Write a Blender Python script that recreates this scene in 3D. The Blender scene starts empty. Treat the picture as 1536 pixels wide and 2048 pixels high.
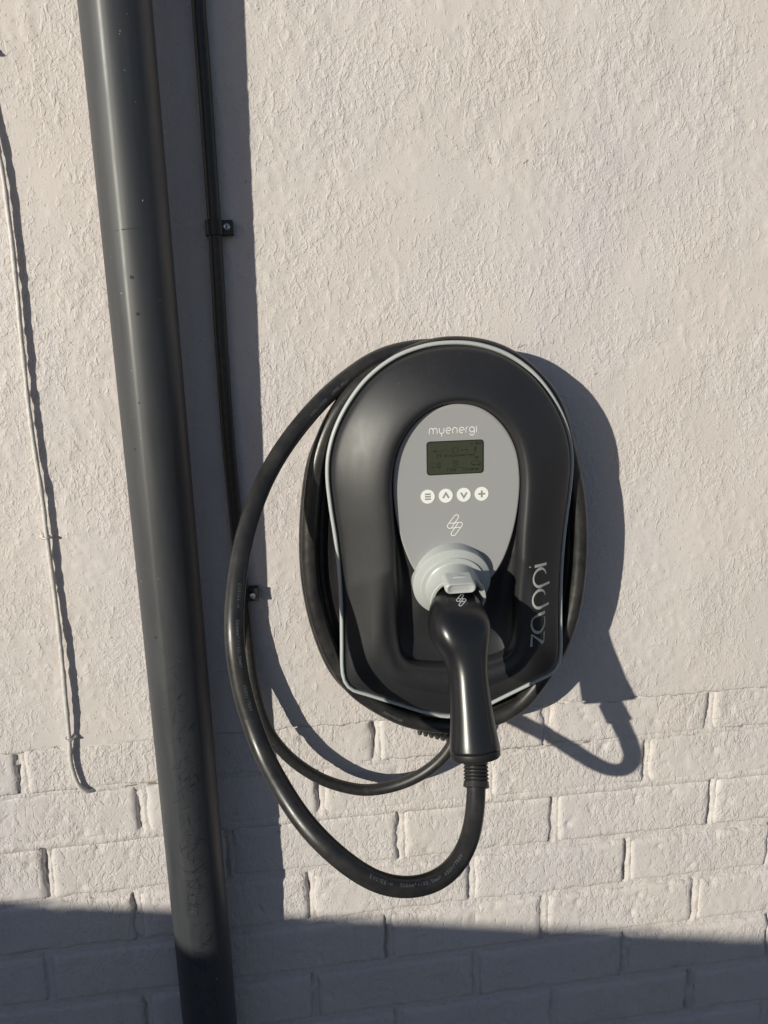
import bpy, bmesh, math, random
import numpy as np
from mathutils import Vector, Matrix
from mathutils.bvhtree import BVHTree

sc = bpy.context.scene
col = sc.collection
random.seed(7)
PI = math.pi

# ---------------------------------------------------------------- camera
# x runs along the house wall, y into the wall (face of the wall at y = 0), z up; metres
cam_d = bpy.data.cameras.new('camera')
cam = bpy.data.objects.new('camera', cam_d)
col.objects.link(cam)
cam_d.sensor_fit = 'VERTICAL'
cam_d.sensor_height = 24.0
cam_d.lens = 24.0 * 1538 / 2048
cam_d.clip_start = 0.02
cam_d.clip_end = 500
cr, cu, cf = (0.99112, -0.13027, -0.02672), (0.05469, 0.21617, 0.97482), (0.12121, 0.96763, -0.22138)
cam.matrix_world = Matrix(((cr[0], cu[0], -cf[0], 0.0), (cr[1], cu[1], -cf[1], -0.93),
                           (cr[2], cu[2], -cf[2], 0.0), (0, 0, 0, 1)))
sc.camera = cam

# ---------------------------------------------------------------- light
SUN_A, SUN_B = 1.13, 0.305          # shadow shift along the wall / downwards per metre of distance from it
to_sun = Vector((-SUN_A, -1.0, SUN_B)).normalized()
elev = math.asin(to_sun.z)
world = bpy.data.worlds.new('World')
sc.world = world
world.use_nodes = True
wn = world.node_tree.nodes
sky = wn.new('ShaderNodeTexSky')
sky.sky_type = 'NISHITA'
sky.sun_disc = False
sky.sun_elevation = elev
sky.sun_rotation = math.atan2(to_sun.x, to_sun.y)
sky.air_density = 1.0
sky.dust_density = 0.3
sky.ozone_density = 2.0
wn['Background'].inputs['Strength'].default_value = 0.083
tint = wn.new('ShaderNodeMix'); tint.data_type = 'RGBA'; tint.blend_type = 'MULTIPLY'; tint.inputs[0].default_value = 1.0
tint.inputs[7].default_value = (1.055, .957, 1.01, 1)          # slightly violet autumn sky
world.node_tree.links.new(sky.outputs[0], tint.inputs[6])
world.node_tree.links.new(tint.outputs[2], wn['Background'].inputs[0])
sun_d = bpy.data.lights.new('sun', 'SUN')
sun_d.energy = 4.4
sun_d.angle = math.radians(0.55)
sun_d.color = (1.0, 0.965, 0.83)
sun = bpy.data.objects.new('sun', sun_d)
col.objects.link(sun)
sun.rotation_euler = (-to_sun).to_track_quat('-Z', 'Y').to_euler()
sun.location = to_sun * 5
sc.view_settings.view_transform = 'Standard'
sc.view_settings.look = 'None'
sc.view_settings.exposure = 0.0
sc.view_settings.gamma = 1.0
sc.view_settings.use_curve_mapping = False

# ---------------------------------------------------------------- helpers
def link(o, parent=None, label=None, cat=None, group=None, kind=None):
    col.objects.link(o)
    if parent: o.parent = parent
    for k, v in (('label', label), ('category', cat), ('group', group), ('kind', kind)):
        if v: o[k] = v
    return o

def thing(name, loc, label, cat, group=None):
    o = bpy.data.objects.new(name, None)
    o.empty_display_size = 0.05
    o.location = loc
    return link(o, None, label, cat, group)

def mesh_obj(name, verts, faces, mat, parent=None, smooth=True, angle=None, **kw):
    """verts are world coordinates; a child is moved into its parent's frame (parents are never rotated)"""
    off = Vector(parent.location) if parent else Vector((0, 0, 0))
    pp = parent.parent if parent else None
    while pp: off += Vector(pp.location); pp = pp.parent
    V = np.asarray(verts, dtype=np.float64).reshape(-1, 3)
    c = V.mean(axis=0) if len(V) else np.zeros(3)
    me = bpy.data.meshes.new(name)
    if isinstance(faces, np.ndarray):
        me.vertices.add(len(V)); me.vertices.foreach_set('co', (V - c).ravel())
        n = len(faces); k = faces.shape[1]
        me.loops.add(n * k); me.loops.foreach_set('vertex_index', faces.ravel().astype(np.int32))
        me.polygons.add(n)
        me.polygons.foreach_set('loop_start', np.arange(0, n * k, k, dtype=np.int32))
        me.polygons.foreach_set('loop_total', np.full(n, k, dtype=np.int32))
        me.update(calc_edges=True)
    else:
        me.from_pydata([tuple(v) for v in (V - c)], [], faces)
        me.update()
    me.materials.append(mat)
    if smooth:
        me.polygons.foreach_set('use_smooth', [True] * len(me.polygons))
        if angle is not None:
            me.set_sharp_from_angle(angle=math.radians(angle))
    o = bpy.data.objects.new(name, me)
    o.location = Vector(c) - off
    return link(o, parent, **kw)

class MB:
    def __init__(s): s.v = []; s.f = []
    def add(s, verts, faces):
        b = len(s.v); s.v += [tuple(v) for v in verts]; s.f += [tuple(i + b for i in f) for f in faces]
    def box(s, lo, hi, bev=0.0):
        bm = bmesh.new(); bmesh.ops.create_cube(bm, size=1.0)
        for v in bm.verts:
            v.co = Vector([lo[i] + (v.co[i] + .5) * (hi[i] - lo[i]) for i in range(3)])
        if bev: bmesh.ops.bevel(bm, geom=list(bm.edges), offset=bev, segments=2, affect='EDGES', profile=.5)
        bm.verts.index_update()
        s.add([v.co for v in bm.verts], [[v.index for v in f.verts] for f in bm.faces]); bm.free()
    def rings(s, rings, cap0=True, cap1=True, closed=True):
        n = len(rings[0]); vs = [p for r in rings for p in r]; fs = []
        for i in range(len(rings) - 1):
            for j in range(n if closed else n - 1):
                k = (j + 1) % n
                fs.append((i * n + j, i * n + k, (i + 1) * n + k, (i + 1) * n + j))
        if cap0: fs.append(tuple(range(n - 1, -1, -1)))
        if cap1: fs.append(tuple((len(rings) - 1) * n + j for j in range(n)))
        s.add(vs, fs)
    def build(s, name, mat, parent=None, **kw):
        return mesh_obj(name, s.v, s.f, mat, parent, **kw)

def V3(*a): return np.array(a, dtype=float)
def nrm(a): return a / (np.linalg.norm(a) + 1e-12)

def spline(pts, step=0.004, closed=False, k=None):
    """centripetal-ish Catmull-Rom through the points, resampled at even arc length; extra columns interpolate too"""
    P = np.array(pts, float); n = len(P); out = []
    idx = range(n if closed else n - 1)
    for i in idx:
        g = lambda j: P[j % n] if closed else P[min(max(j, 0), n - 1)]
        p0, p1, p2, p3 = g(i - 1), g(i), g(i + 1), g(i + 2)
        d = lambda a, b: max(np.linalg.norm((a - b)[:3]) ** .5, 1e-5)
        t0 = 0; t1 = t0 + d(p0, p1); t2 = t1 + d(p1, p2); t3 = t2 + d(p2, p3)
        m1 = (p1 - p0) / (t1 - t0) - (p2 - p0) / (t2 - t0) + (p2 - p1) / (t2 - t1) if t1 - t0 > 1e-4 else (p2 - p1) / (t2 - t1)
        m2 = (p2 - p1) / (t2 - t1) - (p3 - p1) / (t3 - t1) + (p3 - p2) / (t3 - t2) if t3 - t2 > 1e-4 else (p2 - p1) / (t2 - t1)
        m1 = m1 * (t2 - t1); m2 = m2 * (t2 - t1)
        for u in np.linspace(0, 1, 24, endpoint=False):
            out.append((2 * u**3 - 3 * u**2 + 1) * p1 + (u**3 - 2 * u**2 + u) * m1 + (-2 * u**3 + 3 * u**2) * p2 + (u**3 - u**2) * m2)
    out.append(P[0] if closed else P[-1])
    out = np.array(out)
    s = np.concatenate([[0], np.cumsum(np.linalg.norm(np.diff(out[:, :3], axis=0), axis=1))])
    m = k or max(3, int(s[-1] / step))
    t = np.linspace(0, s[-1], m + 1)
    R = np.array([np.interp(t, s, out[:, c]) for c in range(out.shape[1])]).T
    return R[:-1] if closed else R

def relax(P, n, keep=1):
    P = P.copy()
    for _ in range(n):
        P[keep:-keep] = P[keep:-keep] * .5 + (P[:-2 * keep] + P[2 * keep:]) * .25
    return P

def frames(P):
    T = np.gradient(P, axis=0); T /= np.linalg.norm(T, axis=1)[:, None]
    N = np.zeros_like(T); e = V3(0.0, -1.0, 0.15)
    up = nrm(e - T[0] * (e @ T[0]))
    for i in range(len(P)):
        up = nrm(up - T[i] * (up @ T[i])); N[i] = up
    return T, N, np.cross(T, N)

def tube_rings(P, r, seg=20, ry=None, sq=2.0):
    T, N, B = frames(P)
    r = np.broadcast_to(np.asarray(r, float), (len(P),)); ry = r if ry is None else np.broadcast_to(np.asarray(ry, float), (len(P),))
    a = np.linspace(0, 2 * PI, seg, endpoint=False)
    e_ = 2 / np.broadcast_to(np.asarray(sq, float), (len(P),))
    sp = lambda v, q: np.sign(v) * np.abs(v) ** q
    return [P[i] + r[i] * sp(np.sin(a), e_[i])[:, None] * B[i] + ry[i] * sp(np.cos(a), e_[i])[:, None] * N[i] for i in range(len(P))]

def lathe(mb, origin, axis, prof, seg=48, cap0=True, cap1=True, ref=(0, 0, 1)):
    ax = nrm(V3(*axis)); u = nrm(np.cross(V3(*ref), ax)); v = np.cross(ax, u)
    a = np.linspace(0, 2 * PI, seg, endpoint=False)
    mb.rings([V3(*origin) + ax * h + r * (np.cos(a)[:, None] * u + np.sin(a)[:, None] * v) for r, h in prof], cap0, cap1)

# value noise on the wall plane (numpy, for real relief in the meshes)
_rng = np.random.RandomState(5)
_tab = [_rng.rand(256, 256) for _ in range(8)]
def vn(x, z, s, k=0):
    x = np.asarray(x) / s + 1000.37 + 13 * k; z = np.asarray(z) / s + 1000.11 + 7 * k
    xi = np.floor(x).astype(int); zi = np.floor(z).astype(int); fx = x - xi; fz = z - zi
    fx = fx**3 * (fx * (fx * 6 - 15) + 10); fz = fz**3 * (fz * (fz * 6 - 15) + 10)
    t = _tab[k % 8]; g = lambda a, b: t[a % 256, b % 256]
    return (g(xi, zi) * (1 - fx) + g(xi + 1, zi) * fx) * (1 - fz) + (g(xi, zi + 1) * (1 - fx) + g(xi + 1, zi + 1) * fx) * fz * 1.0 - .5
def fbm(x, z, s, o=3, k=0):
    r = 0; a = 1
    for i in range(o):
        r = r + a * vn(x, z, s, k + i); s *= .5; a *= .55
    return r
def sstep(a, b, x):
    t = np.clip((x - a) / (b - a), 0, 1); return t * t * (3 - 2 * t)
def rough(x, z, dens=0.0):
    """lumpy brushed roughcast relief, metres, towards the viewer: flat paint with scattered crumbs and creases"""
    w = .005 * fbm(x, z, .02, 2, 6)
    patch = 1.25 * fbm(x, z, .13, 3, 3) + dens + (-.10 - .10 * np.clip(x * 2.2 - .3, -1, 1) if dens == 0 else 0)
    c1 = sstep(.10 - .45 * patch, .34 - .45 * patch, fbm(x + w + z * .25, z * .75 - w, .0085, 2, 1))
    c2 = sstep(.12 - .4 * patch, .36 - .4 * patch, fbm(x - w, z * .8, .017, 2, 4))
    return .00048 * c1 + .0004 * c2 + .0008 * fbm(x, z, .05, 2, 2) + .0018 * vn(x, z, .3, 5)

def grid_faces(nx, nz):
    i = np.arange(nx - 1)[None, :] + np.arange(nz - 1)[:, None] * nx
    i = i.ravel()
    return np.stack([i, i + 1, i + nx + 1, i + nx], axis=1)

# ---------------------------------------------------------------- materials
def new_mat(name, base, rough=.5, spec=.5, metallic=0.0):
    m = bpy.data.materials.new(name); m.use_nodes = True
    b = m.node_tree.nodes['Principled BSDF']
    b.inputs['Base Color'].default_value = (*base, 1); b.inputs['Roughness'].default_value = rough
    b.inputs['Specular IOR Level'].default_value = spec; b.inputs['Metallic'].default_value = metallic
    return m
def nd(m, t, **kw):
    n = m.node_tree.nodes.new(t)
    for k, v in kw.items():
        if k in n.inputs: n.inputs[k].default_value = v
        else: setattr(n, k, v)
    return n
def lk(m, a, b): m.node_tree.links.new(a, b)
def pos(m, scale=(1, 1, 1)):
    g = nd(m, 'ShaderNodeNewGeometry'); mp = nd(m, 'ShaderNodeMapping'); mp.inputs['Scale'].default_value = scale
    lk(m, g.outputs['Position'], mp.inputs['Vector']); return mp.outputs[0]
def noise(m, vec, scale, detail=3, rough=.5, dist=0.0, typ='FBM'):
    n = nd(m, 'ShaderNodeTexNoise'); n.inputs['Scale'].default_value = scale; n.inputs['Detail'].default_value = detail
    n.inputs['Roughness'].default_value = rough; n.inputs['Distortion'].default_value = dist
    lk(m, vec, n.inputs['Vector']); return n.outputs['Fac']
def math_(m, op, a, b=None, c=None):
    n = nd(m, 'ShaderNodeMath'); n.operation = op
    for i, v in enumerate((a, b, c)):
        if v is None: continue
        if isinstance(v, (int, float)): n.inputs[i].default_value = v
        else: lk(m, v, n.inputs[i])
    return n.outputs[0]
def ramp(m, fac, stops):
    n = nd(m, 'ShaderNodeValToRGB'); cr = n.color_ramp
    while len(cr.elements) < len(stops): cr.elements.new(.5)
    for e, (p, c) in zip(cr.elements, stops): e.position = p; e.color = (*c, 1) if len(c) == 3 else c
    lk(m, fac, n.inputs[0]); return n.outputs[0]
def bump(m, h, dist, strength=1.0, normal=None):
    n = nd(m, 'ShaderNodeBump'); n.inputs['Distance'].default_value = dist; n.inputs['Strength'].default_value = strength
    lk(m, h, n.inputs['Height'])
    if normal: lk(m, normal, n.inputs['Normal'])
    lk(m, n.outputs[0], m.node_tree.nodes['Principled BSDF'].inputs['Normal']); return n.outputs[0]
def P(m): return m.node_tree.nodes['Principled BSDF']

def wall_material(name, base, floor=.25, crumb=1.0):
    m = new_mat(name, base, .62, .35)
    v = pos(m, (1, .6, 1))
    big = noise(m, v, 7, 4, .55)
    fine = noise(m, v, 210, 3, .6, .8)
    d = tuple(c * .96 for c in base); l = tuple(min(1, c * 1.02) for c in base)
    c1 = ramp(m, big, [(.3, d), (.7, l)])
    specks = noise(m, v, 95, 2, .5)
    c2 = ramp(m, specks, [(.24, (.72, .66, .60)), (.31, (1, 1, 1))])
    mx = nd(m, 'ShaderNodeMix'); mx.data_type = 'RGBA'; mx.blend_type = 'MULTIPLY'; mx.inputs[0].default_value = .55
    lk(m, c1, mx.inputs[6]); lk(m, c2, mx.inputs[7])
    tone = ramp(m, noise(m, pos(m, (1, 1, .55)), 4.5, 5, .6), [(.32, (1.0, .985, .962)), (.5, (1, 1, 1)), (.68, (.965, .970, 1.01))])
    m2 = nd(m, 'ShaderNodeMix'); m2.data_type = 'RGBA'; m2.blend_type = 'MULTIPLY'; m2.inputs[0].default_value = 1.0
    lk(m, mx.outputs[2], m2.inputs[6]); lk(m, tone, m2.inputs[7])
    # faint rain streaks and grime
    gr = ramp(m, noise(m, pos(m, (1, 1, .10)), 16, 5, .65), [(.28, (.86, .84, .80)), (.42, (1, 1, 1))])
    m3 = nd(m, 'ShaderNodeMix'); m3.data_type = 'RGBA'; m3.blend_type = 'MULTIPLY'; m3.inputs[0].default_value = .5
    lk(m, m2.outputs[2], m3.inputs[6]); lk(m, gr, m3.inputs[7]); lk(m, m3.outputs[2], P(m).inputs['Base Color'])
    # flat paint carrying scattered crumbs, creases and pits; a large mask decides where they crowd
    patch = noise(m, v, 9, 4, .55)
    def crumbs(vec, scale, hi, width, det=2, dist=.6):
        n_ = noise(m, vec, scale, det, .55, dist)
        t0 = math_(m, 'MULTIPLY_ADD', patch, -.62 , hi + .085 + (.055 if floor < .4 else 0))          # threshold sinks where the mask is high
        q = math_(m, 'DIVIDE', math_(m, 'SUBTRACT', n_, t0), width)
        q = math_(m, 'MINIMUM', math_(m, 'MAXIMUM', q, 0.0), 1.0)
        return math_(m, 'SMOOTH_MIN', q, 1.0, .4)
    v2 = pos(m, (1, .6, .62))
    mr = nd(m, 'ShaderNodeMapping'); mr.inputs['Rotation'].default_value = (0, .45, 0); lk(m, v2, mr.inputs['Vector'])
    c1 = crumbs(mr.outputs[0], 125, .75 - floor * .15, .13)
    c2 = crumbs(v, 240, .745 - floor * .17, .12)
    c3 = crumbs(v2, 420, .73 - floor * .12, .16)
    h = math_(m, 'ADD', math_(m, 'MULTIPLY', c1, .55), math_(m, 'MULTIPLY', c2, .34))
    h = math_(m, 'ADD', h, math_(m, 'MULTIPLY', c3, .12))
    pits = noise(m, v, 170, 2, .5)
    pq = math_(m, 'MULTIPLY', math_(m, 'MINIMUM', math_(m, 'MAXIMUM', math_(m, 'DIVIDE', math_(m, 'SUBTRACT', .33, pits), .05), 0.0), 1.0), .6)
    h = math_(m, 'SUBTRACT', h, pq)
    h = math_(m, 'ADD', h, math_(m, 'MULTIPLY', noise(m, v2, 300, 3, .6), .22))
    bump(m, h, (.00080 if floor < .4 else .00095) * crumb, 1.0)
    return m

M = {}
M['wall'] = wall_material('painted_roughcast', (.612, .560, .541))
M['brick'] = wall_material('painted_brick', (.612, .560, .541), 1.0, 1.05)
M['mortar'] = wall_material('painted_mortar', (.602, .550, .528), floor=.5, crumb=.9)
m = M['crack'] = new_mat('bare_joint', (.27, .21, .15), .9)

m = M['pipe'] = new_mat('grey_pipe_plastic', (.045, .048, .051), .47, .75)
v = pos(m, (1, 1, .12)); n = noise(m, v, 60, 4, .6)
lk(m, ramp(m, n, [(.3, (.024, .026, .032)), (.7, (.041, .042, .047))]), P(m).inputs['Base Color'])
lk(m, ramp(m, noise(m, pos(m, (1, 1, .3)), 30, 5, .65), [(.3, (.42,) * 3), (.7, (.55,) * 3)]), P(m).inputs['Roughness'])
bump(m, noise(m, pos(m, (1, 1, .08)), 500, 3), .00006, .4)
M['scuff'] = new_mat('pipe_scuff', (.012, .013, .015), .7)
M['fleck'] = new_mat('paint_fleck', (.62, .60, .57), .7)

def black_plastic(name, base, rough, grain=0.0, scale=1500, spec=.5):
    m = new_mat(name, base, rough, spec)
    if grain: bump(m, noise(m, pos(m), scale, 2), grain, 1.0)
    return m
M['cover'] = black_plastic('textured_black_cover', (.019, .019, .021), .48, .00004, 1100, .55)
for nm in ('cover',):
    m = M[nm]; dn = noise(m, pos(m), 620, 2, .5); d2 = noise(m, pos(m), 14, 4, .6)
    dd = math_(m, 'MULTIPLY', math_(m, 'MAXIMUM', math_(m, 'SUBTRACT', dn, .63), 0.0), math_(m, 'MULTIPLY', d2, 1.6))
    lk(m, ramp(m, dd, [(0.0, (.019, .019, .0215)), (.20, (.075, .072, .070))]), P(m).inputs['Base Color'])
    lk(m, ramp(m, noise(m, pos(m, (1, 1, .5)), 22, 4, .6), [(.3, (.43,) * 3), (.7, (.53,) * 3)]), P(m).inputs['Roughness'])
M['casing'] = black_plastic('casing_plastic', (.03, .031, .033), .5)
M['groove'] = black_plastic('groove_plastic', (.012, .012, .015), .3)
M['trim'] = black_plastic('pale_grey_trim', (.44, .46, .46), .38)
M['panel'] = black_plastic('grey_panel', (.325, .322, .326), .42, .00003, 2500)
M['print'] = new_mat('white_print', (.82, .82, .80), .5)
M['silver'] = new_mat('silver_inlay', (.46, .47, .45), .33, .6)
M['icon'] = new_mat('grey_icon_print', (.27, .27, .265), .5)
M['lcd'] = new_mat('lcd_glass', (.046, .052, .033), .16, .5)
M['lcd_dark'] = new_mat('lcd_segments', (.018, .022, .014), .3)
M['bezel'] = new_mat('lcd_bezel', (.02, .022, .014), .3)
M['socket'] = black_plastic('light_grey_socket', (.44, .455, .45), .33, .00002, 2500)
M['handle'] = black_plastic('glossy_black_plug', (.012, .012, .014), .31, .000024, 1300, .6)
m = M['cable'] = new_mat('black_rubber_sheath', (.020, .020, .022), .40, .5)
v = pos(m); n = noise(m, v, 45, 4, .65)
lk(m, ramp(m, n, [(.35, (.016, .016, .018)), (.72, (.040, .036, .032))]), P(m).inputs['Base Color'])
lk(m, ramp(m, noise(m, v, 120, 4, .6), [(.3, (.28,) * 3), (.7, (.44,) * 3)]), P(m).inputs['Roughness'])
bump(m, noise(m, v, 900, 3), .00006, .7)
m = M['supply'] = new_mat('black_supply_sheath', (.022, .020, .020), .42, .5)
n = noise(m, pos(m), 160, 5, .7)
lk(m, ramp(m, n, [(.50, (.021, .020, .020)), (.72, (.050, .040, .031))]), P(m).inputs['Base Color'])
bump(m, noise(m, pos(m), 800, 3), .0001, .7)
M['seam'] = new_mat('mould_seam_edge', (.10, .10, .11), .35)
M['cable_print'] = new_mat('grey_cable_print', (.19, .20, .21), .6)
M['clip'] = black_plastic('black_clip', (.014, .014, .015), .45)
M['screw'] = new_mat('zinc_screw', (.55, .58, .60), .35, .5, .85)
M['recess_shade'] = new_mat('screw_recess_shade', (.05, .07, .075), .5)
m = M['thin'] = new_mat('overpainted_cable', (.47, .475, .45), .45, .5)
bump(m, noise(m, pos(m), 350, 4, .6), .0006, .9)
lk(m, ramp(m, noise(m, pos(m), 160, 4), [(.35, (.50, .49, .47)), (.6, (.62, .57, .54))]), P(m).inputs['Base Color'])
m = M['ground'] = new_mat('concrete_paving', (.22, .21, .20), .85)
lk(m, ramp(m, noise(m, pos(m), 6, 6), [(.3, (.22, .21, .21)), (.7, (.32, .31, .30))]), P(m).inputs['Base Color'])
bump(m, noise(m, pos(m), 120, 4), .002)
m = M['shadow_wall_brick'] = new_mat('shadow_wall_paint', (.6, .57, .54), .85)  # pale so the added unseen wall bounces light into the shaded courses
lk(m, ramp(m, noise(m, pos(m), 9, 5), [(.3, (.55, .52, .49)), (.7, (.66, .63, .60))]), P(m).inputs['Base Color'])
M['coping'] = new_mat('coping_concrete', (.30, .29, .27), .85)
M['bristle'] = new_mat('orange_bristle', (.30, .09, .03), .6)

# ---------------------------------------------------------------- ground
GZ = -1.42
b = MB(); b.add([(-150, -150, GZ), (150, -150, GZ), (150, 60, GZ), (-150, 60, GZ)], [(0, 1, 2, 3)])
b.build('ground', M['ground'], smooth=False, kind='structure')

# ---------------------------------------------------------------- the painted house wall
X0, X1, ZTOP, ZR = -1.35, 1.85, 1.25, -.497
COURSES = [-.497, -.558, -.632, -.716, -.796, -.878, -.961, -1.042, -1.122, -1.202, -1.282, -1.362, -1.42]
wall = thing('painted_wall', (.2, 0, GZ), 'pale grey painted house wall, rough render above and painted brick courses below', 'wall')

def spaced(a, b, lo, hi, fine, coarse):
    out = [a]; x = a
    while x < b - 1e-6:
        x = min(b, x + (fine if lo <= x < hi else coarse)); out.append(x)
    return np.array(out)

# render coat: a thick sheet whose lower edge feathers into the first brick course
xs = spaced(X0, X1, -.46, .76, .0026, .012); zs = spaced(ZR, ZTOP, ZR - 1, .46, .0026, .012)
Xg, Zg = np.meshgrid(xs, zs)
h = rough(Xg, Zg)
edge = np.clip((Zg - ZR) / .006, 0, 1)
h = h * (.5 + .5 * edge) - .0004 * (1 - edge) ** 2 + .0001
# faint ghost of brick courses under the coat
for zc in np.arange(-.415, .45, .0805):
    h -= .00035 * np.exp(-((Zg - zc - .003 * vn(Xg, Zg, .1, 2)) / .004) ** 2) * np.clip(vn(Xg, Zg, .2, 1) * 3 + .3, 0, 1)
Yg = -h
Zw = Zg + (1 - edge) * .008 * fbm(Xg, Xg * 0, .03, 3, 5)
Vv = np.stack([Xg, Yg, Zw], -1).reshape(-1, 3); F = grid_faces(len(xs), len(zs))
nb = len(xs)
back = np.stack([xs, np.full(nb, .02), np.full(nb, ZR)], -1)         # underside of the coat
base = len(Vv)
Ff = np.concatenate([F, np.stack([np.arange(nb - 1) + base, np.arange(nb - 1) + base + 1, np.arange(nb - 1) + 1, np.arange(nb - 1)], 1)])
mesh_obj('render_coat', np.concatenate([Vv, back]), Ff, M['wall'], wall)

# bricks: each its own mesh with worn edges
PITCH = .2325
def brick_noise(x, z, s): return rough(x * 1.0 + s * .37, z + s * .91)
perps = {}
for i in range(len(COURSES) - 1):
    odd = (i % 2 == 0)
    x0 = .336 if odd else .243
    x0 += {0: 0, 2: .019, 4: .008, 6: .012, 1: .008, 3: -.014, 5: -.006}.get(i, 0)
    r = random.Random(40 + i)
    perps[i] = [x0 + PITCH * k + r.uniform(-.007, .007) for k in range(-8, 8) if X0 < x0 + PITCH * k < X1]
joint_dark = []
for i in range(len(COURSES) - 1):
    zt, zb = COURSES[i], COURSES[i + 1]
    ps = [X0] + perps[i] + [X1]
    for j in range(len(ps) - 1):
        xa, xb = ps[j] + (.0047 if j else 0), ps[j + 1] - (.0050 if j < len(ps) - 2 else 0)
        if xb - xa < .03: continue
        seen = (-.48 < (xa + xb) / 2 < .80) and zb > -1.13
        st = .0032 if seen else .012
        seed = i * 31 + j
        rr = random.Random(seed)
        za, zc = zb + .0038 + rr.uniform(-.001, .0015), zt - .0038 + rr.uniform(-.0015, .001)
        if i == 0: zc = zt + .0012
        if i == 1: zc = zt - .0022
        if i == 0: za = zb + .0022
        nx = max(4, int((xb - xa) / st)); nz = max(4, int((zc - za) / st))
        u = np.linspace(xa, xb, nx + 1); w = np.linspace(za, zc, nz + 1)
        U, W = np.meshgrid(u, w)
        # irregular arris
        eU = np.minimum(U - xa, xb - U); eW = np.minimum(W - za, zc - W)
        chip = .0022 + .0075 * np.clip(fbm(U + seed, W, .022, 3, seed % 5) + .12, 0, .8)
        dist = np.minimum(eU, eW * 1.1)
        tt = np.clip(dist / (.0028 + chip * 1.3), 0, 1)
        tilt = rr.uniform(-.004, .004) * (U - (xa + xb) / 2) + rr.uniform(-.01, .01) * (W - (za + zc) / 2)
        H = rr.uniform(-.0007, .0006) + tilt + rough(U, W, .25) - .0006 + (.0004 if i == 0 else 0)
        H = H - (1 - tt) ** 2 * np.where(eU < eW * 1.1, rr.uniform(.0022, .0048),   .0050 if i > 1 else np.where((i == 0) & (zc - W < W - za), .0002, .0014))
        # a few pits and spalls
        for _ in range(rr.randint(2, 6)):
            px, pz, pr = rr.uniform(xa, xb), rr.uniform(za, zc), rr.uniform(.0025, .006)
            H = H - rr.uniform(.0012, .003) * np.exp(-(((U - px) / pr) ** 2 + ((W - pz) / (pr * rr.uniform(.6, 1.6))) ** 2) ** 1.2)
        jx = (1 - tt) * .0045 * fbm(U + seed, W, .014, 3, 2); jz = (1 - tt) * .0035 * fbm(W, U + seed, .016, 2, 3)
        Vb = np.stack([U + jx, -H, W + jz], -1).reshape(-1, 3)
        Fb = grid_faces(nx + 1, nz + 1)
        n1 = nx + 1; n2 = nz + 1
        per = list(range(n1)) + [r_ * n1 + nx for r_ in range(1, n2)] + [nz * n1 + c_ for c_ in range(nx - 1, -1, -1)] + [r_ * n1 for r_ in range(nz - 1, 0, -1)]
        bk = Vb[per].copy(); bk[:, 1] = .03
        bs = len(Vb); q = []
        for a in range(len(per)):
            c_ = (a + 1) % len(per); q.append((per[c_], per[a], bs + a, bs + c_))
        mesh_obj('brick', np.concatenate([Vb, bk]), np.concatenate([Fb, np.array(q)]), M['brick'], wall)

# mortar between them: beds nearly flush, perpends deeper on their left (shaded) side
xs = spaced(X0, X1, -.46, .76, .0032, .012); zs = spaced(GZ, ZR + .01, -1.12, 1, .0032, .012)
Xg, Zg = np.meshgrid(xs, zs)
H = -.0042 + .0018 * fbm(Xg, Zg, .025, 3, 1) + .7 * rough(Xg, Zg)
for i in range(len(COURSES) - 1):
    zt, zb = COURSES[i], COURSES[i + 1]
    inside = ((Zg < zt - .003) & (Zg > zb + .003))
    for k, p in enumerate(perps[i]):
        rk = random.Random(i * 17 + k); deep = rk.uniform(.2, 1)
        g = np.exp(-((Xg - (p - .0045 + .005 * fbm(Zg, Xg * 0 + k, .025, 3, 4))) / .0026) ** 2)
        H -= inside * g * .0085 * deep * np.clip(1.1 + 2.5 * vn(Zg + k, Xg * 0, .02, 6), .1, 1.5)
        H += inside * .0016 * np.exp(-((Xg - (p + .003)) / .003) ** 2)
# the thick smooth bead of the third bed
bead = COURSES[2] + .001
H += .0030 * np.exp(-((Zg - COURSES[1]) / .006) ** 4)
H += .0048 * np.exp(-((Zg - bead) / .0075) ** 4)
Vm = np.stack([Xg, -H, Zg], -1).reshape(-1, 3)
mesh_obj('mortar', Vm, grid_faces(len(xs), len(zs)), M['mortar'], wall)

# open crack along the first bed joint: bare unpainted mortar seen in a thin line
cb = MB()
for xa, xb in ((-.205, -.168), (-.27, -.215), (.035, .17), (.23, .30), (.33, .46), (.47, .68)):
    n = max(3, int((xb - xa) / .004)); xx = np.linspace(xa, xb, n)
    zc_ = COURSES[1] + .0006 + .0012 * fbm(xx, xx * 0, .03, 2, 4); ww = .0012 * (1 + .9 * fbm(xx, xx * 0 + 3, .02, 2, 1)); ww[0] = ww[-1] = 0.0001
    cb.add([(x, .0012, z - w) for x, z, w in zip(xx, zc_, ww)] + [(x, .0012, z + w) for x, z, w in zip(xx, zc_, ww)],
           [(a, a + 1, n + a + 1, n + a) for a in range(n - 1)])
cb.build('joint_crack', M['crack'], wall, smooth=False)
for bx_, bz_, L_ in ((.249, .1957, .008), (.2925, .1942, .006), (.3604, .2058, .005), (.29, -.0145, .009), (.385, -.051, .007), (-.02, -.47, .008)):
    a0 = random.uniform(0, 6.28)
    Pb = spline([(bx_ + L_ * t * math.cos(a0) + .0012 * math.sin(3 * t), -.0022, bz_ + L_ * t * math.sin(a0)) for t in (-.5, -.1, .3, .5)], .001)
    b = MB(); b.rings(tube_rings(Pb, .00022, 5)); b.build('bristle', M['bristle'], wall)

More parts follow.
